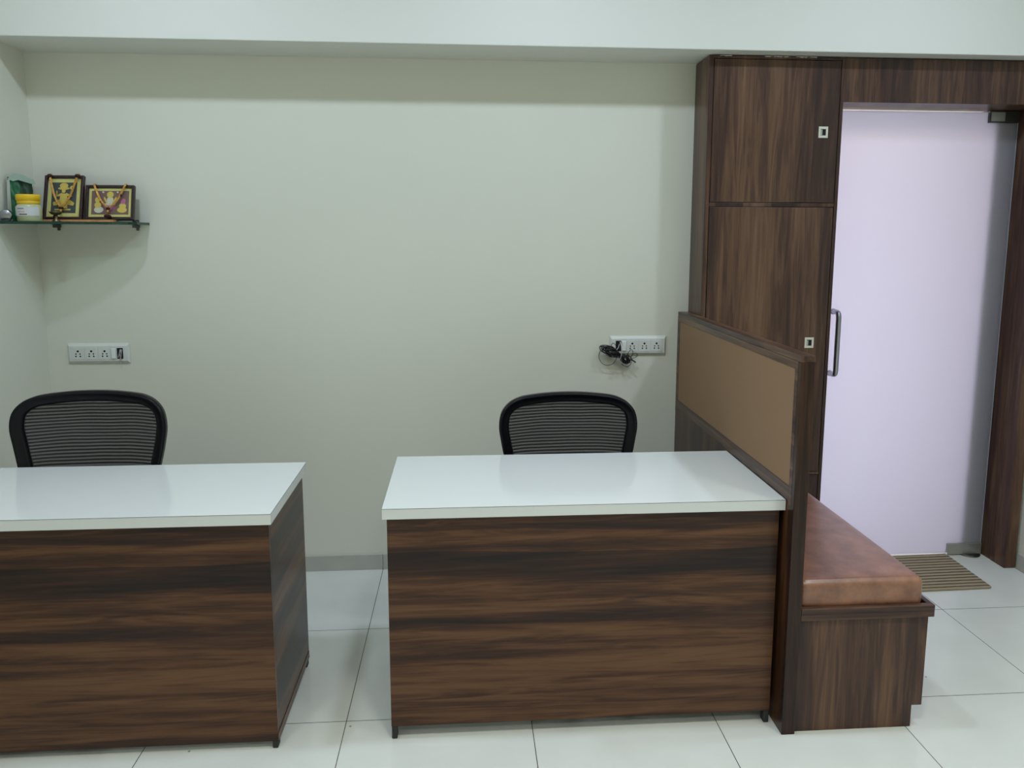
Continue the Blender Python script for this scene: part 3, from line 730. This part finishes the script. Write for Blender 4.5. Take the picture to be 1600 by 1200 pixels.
def art2(t, w, h, zb):
    bm = bmesh.new(); box(bm, -w/2+0.0005, w/2-0.0005, 0.0095, 0.0118, zb+0.0005, zb+h-0.0005, 0)
    border(bm, w, h, zb, 0.003, 0.009, 0.0078, 0.0094, 1)
    box(bm, -w/2+0.0121, w/2-0.0121, 0.0082, 0.0094, zb+0.0121, zb+h-0.0121, 2)
    obj('mount', bm, [CREAM, PALEG, MAUVE], t)
    cz = zb+h*0.5; Y0, Y1 = 0.0066, 0.0081
    bm = bmesh.new()
    prism(bm, ell(0, cz+0.034, 0.014, 0.014), Y0, Y1, 0); prism(bm, ell(0, cz+0.010, 0.014, 0.016), Y0+.0002, Y1, 1)
    for s in (-1, 1): prism(bm, ell(s*0.020, cz+0.012, 0.004, 0.014, rot=s*-0.4), Y0+0.0003, Y1, 0)
    prism(bm, ell(0, cz-0.006, 0.022, 0.007), Y0+0.0004, Y1, 1)
    prism(bm, ell(-0.052, cz+0.012, 0.010, 0.012), Y0, Y1, 0); prism(bm, ell(-0.05, cz-0.010, 0.014, 0.013), Y0+.0002, Y1, 0)
    prism(bm, ell(-0.046, cz-0.030, 0.019, 0.014), Y0+.0004, Y1, 1)
    prism(bm, ell(0.054, cz+0.006, 0.010, 0.012), Y0, Y1, 2); prism(bm, ell(0.052, cz-0.014, 0.014, 0.012), Y0+.0002, Y1, 0)
    prism(bm, ell(0.050, cz-0.031, 0.020, 0.012), Y0+.0004, Y1, 0)
    for k in range(-2, 3): prism(bm, ell(k*0.008, cz-0.022, 0.005, 0.012, rot=-k*0.4), Y0+.0003+0.0001*k, Y1, 2)
    for sx in (-1, 1): prism(bm, ell(sx*0.03, cz+0.045, 0.004, 0.004), Y0, Y1, 1)
    obj('figure', bm, [GOLD, CREAM, PINK], t)
f1 = picture_frame('upright dark framed picture of a golden figure, taller of the two', (-1.6655, -0.108, SZ+0.0112), 0.160, 0.190, math.radians(15), math.radians(-2), art1)
f2 = picture_frame('wide low framed picture with three painted figures, right end of shelf', (-1.481, -0.098, SZ+0.0112), 0.200, 0.148, math.radians(13), math.radians(-2), art2)
def garland(label, fr, xs, top, low, W):
    t = thing('garland', label, 'garland', fr.location.copy(), fr.rotation_euler.copy(), 'golden garlands on the framed pictures')
    bm = bmesh.new(); y = -0.007
    for off in (-0.0022, 0.0022):
        for s, xx in zip((-1, 1), xs):
            tube(bm, catmull([(xx+off, 0.006, top+0.002), (xx+off*1.0, y, top-0.004), (xx*0.62+off, y, low+(top-low)*0.42), (xx*0.28+off, y, low+(top-low)*0.14), (off*0.5+s*0.001, y, low)], 6), 0.0026, 6)
    obj('bead_string', bm, GARL, t)
    for kx, kz, a, b_ in W:
        bm = bmesh.new(); lathe(bm, [(0.001, -b_), (a*0.8, -b_*0.6), (a, 0), (a*0.8, b_*0.6), (0.001, b_)], 12, Matrix.Translation((kx, y-0.002, kz)))
        obj('thread_knot', bm, MAROON, t)
    bm = bmesh.new(); tube(bm, [(0, y, low), (0, y-0.003, low-0.022)], 0.005, 8, radii=[0.003, 0.006]); obj('tassel', bm, GARL, t)
garland('golden bead garland hung in a V over the upright picture', f1, (-0.055, 0.058), 0.190, 0.048, [(-0.055, 0.184, 0.010, 0.008), (0.058, 0.184, 0.010, 0.008), (0, 0.046, 0.010, 0.006), (-0.020, 0.010, 0.010, 0.006)])
garland('golden bead garland draped over the wide low picture', f2, (-0.060, 0.066), 0.148, 0.048, [(0, 0.044, 0.008, 0.007), (0, 0.012, 0.015, 0.007), (0.052, 0.10, 0.004, 0.006)])
# brass lamp
t = thing('oil_lamp', 'small brass oil lamp on a foot in front of the upright picture', 'oil lamp', (-1.648, -0.185, SZ+0.0005))
bm = bmesh.new(); lathe(bm, [(0.016, 0), (0.016, 0.003), (0.007, 0.012), (0.005, 0.02), (0.006, 0.026)], 20); obj('foot', bm, BRASS, t)
bm = bmesh.new(); lathe(bm, [(0.006, 0.0262), (0.016, 0.029), (0.023, 0.036), (0.0255, 0.0405), (0.022, 0.0395), (0.012, 0.034)], 24); obj('bowl', bm, BRASS, t)
# yellow-lidded jar
t = thing('plastic_jar', 'pale jar with bright yellow lid and printed label on glass shelf', 'jar', (-1.724, -0.236, SZ+0.0005))
t.scale = (0.88, 0.88, 0.97)
bm = bmesh.new(); lathe(bm, [(0.045, 0), (0.049, 0.004), (0.051, 0.03), (0.0515, 0.052), (0.048, 0.064), (0.043, 0.070)], 32); obj('jar_body', bm, JARB, t)
bm = bmesh.new(); lathe(bm, [(0.044, 0.0702), (0.046, 0.072), (0.046, 0.082), (0.044, 0.0835), (0.049, 0.085), (0.0495, 0.104), (0.046, 0.109), (0.02, 0.110)], 32); obj('lid', bm, JARLID, t)
def arc_patch(r, a0, a1, z0, z1, n=14, rz=None):
    bm = bmesh.new(); A = []; B = []
    for k in range(n+1):
        a = a0+(a1-a0)*k/n; A.append(bm.verts.new((r*math.sin(a), -r*math.cos(a), z0))); B.append(bm.verts.new((r*math.sin(a), -r*math.cos(a), z1)))
    for k in range(n): f = bm.faces.new((A[k], A[k+1], B[k+1], B[k])); f.smooth = True
    return bm
lb = obj('paper_label', arc_patch(0.0525, -1.3, 1.3, 0.022, 0.060), LABELM, t)
bm = arc_patch(0.0530, -0.45, 0.15, 0.036, 0.040, 6); obj('printed_line', bm, LABELP, lb)
bm = arc_patch(0.0530, -0.35, 0.30, 0.026, 0.030, 6); obj('printed_line', bm, LABELD, lb)
bm = arc_patch(0.0530, -0.50, 0.10, 0.050, 0.0525, 6); obj('printed_line', bm, LABELD, lb)
# steel tin
bm = bmesh.new(); lathe(bm, [(0.001, 0.0), (0.019, 0.001), (0.0225, 0.005), (0.0225, 0.022), (0.020, 0.025), (0.001, 0.026)], 28, Matrix.Rotation(math.pi/2, 4, 'X'))
o = obj('steel_tin', bm, CHROME); o.location = (-1.7945, -0.262, SZ+0.0235); o.rotation_euler = (0, 0, math.radians(12))
tag(o, 'small round steel tin on its side at the shelf left end', 'tin')
# green pouch
t = thing('green_pouch', 'crumpled green plastic pouch leaning in the corner behind the jar', 'pouch', (-1.7685, -0.196, SZ+0.0005), (0, 0, math.radians(55)))
bm = bmesh.new()
nx, nz = 14, 20; FR = {}; 
for side in (0, 1):
    for i in range(nx+1):
        for k in range(nz+1):
            u, v = i/nx*2-1, k/nz
            hw = 0.053-0.006*v; th = 0.011*(1-abs(u)**2.5)*(1-v**3)*0.9+0.001
            y = (-th if side == 0 else th)+0.003*math.sin(9*u+7*v)+0.002*math.sin(23*v+5*u)
            FR[side, i, k] = bm.verts.new((u*hw+0.004*v, y+0.015*v, v*0.175*(1-0.10*max(0, u)**1.5)))
for side in (0, 1):
    for i in range(nx):
        for k in range(nz):
            f = bm.faces.new((FR[side, i, k], FR[side, i+1, k], FR[side, i+1, k+1], FR[side, i, k+1])); f.smooth = True
            f.material_index = 1 if (i/nx > 0.42 and k/nz > 0.45) or (i/nx > .3 and k/nz < 0.4) else 0
for i in range(nx):
    for k in (0, nz): bm.faces.new((FR[0, i, k], FR[0, i+1, k], FR[1, i+1, k], FR[1, i, k]))
for k in range(nz):
    for i in (0, nx): bm.faces.new((FR[0, i, k], FR[0, i, k+1], FR[1, i, k+1], FR[1, i, k]))
obj('pouch_body', bm, [GREEN, DGREEN], t)
bm = bmesh.new()
P = [(-0.05, 0.165), (-0.03, 0.188), (0.012, 0.186), (0.028, 0.176), (0.050, 0.168), (0.058, 0.152), (0.045, 0.150), (0.02, 0.156), (-0.01, 0.164), (-0.03, 0.158)]
prism(bm, P, -0.0035, -0.002); obj('clear_flap', bm, FOILW, t)
bm = bmesh.new(); prism(bm, [(-0.062, 0.002), (-0.046, 0.002), (-0.044, 0.165), (-0.054, 0.160)], -0.006, -0.004)
obj('pale_edge_band', bm, plain('pale_pouch_edge', (0.42, 0.45, 0.41), 0.4), t)
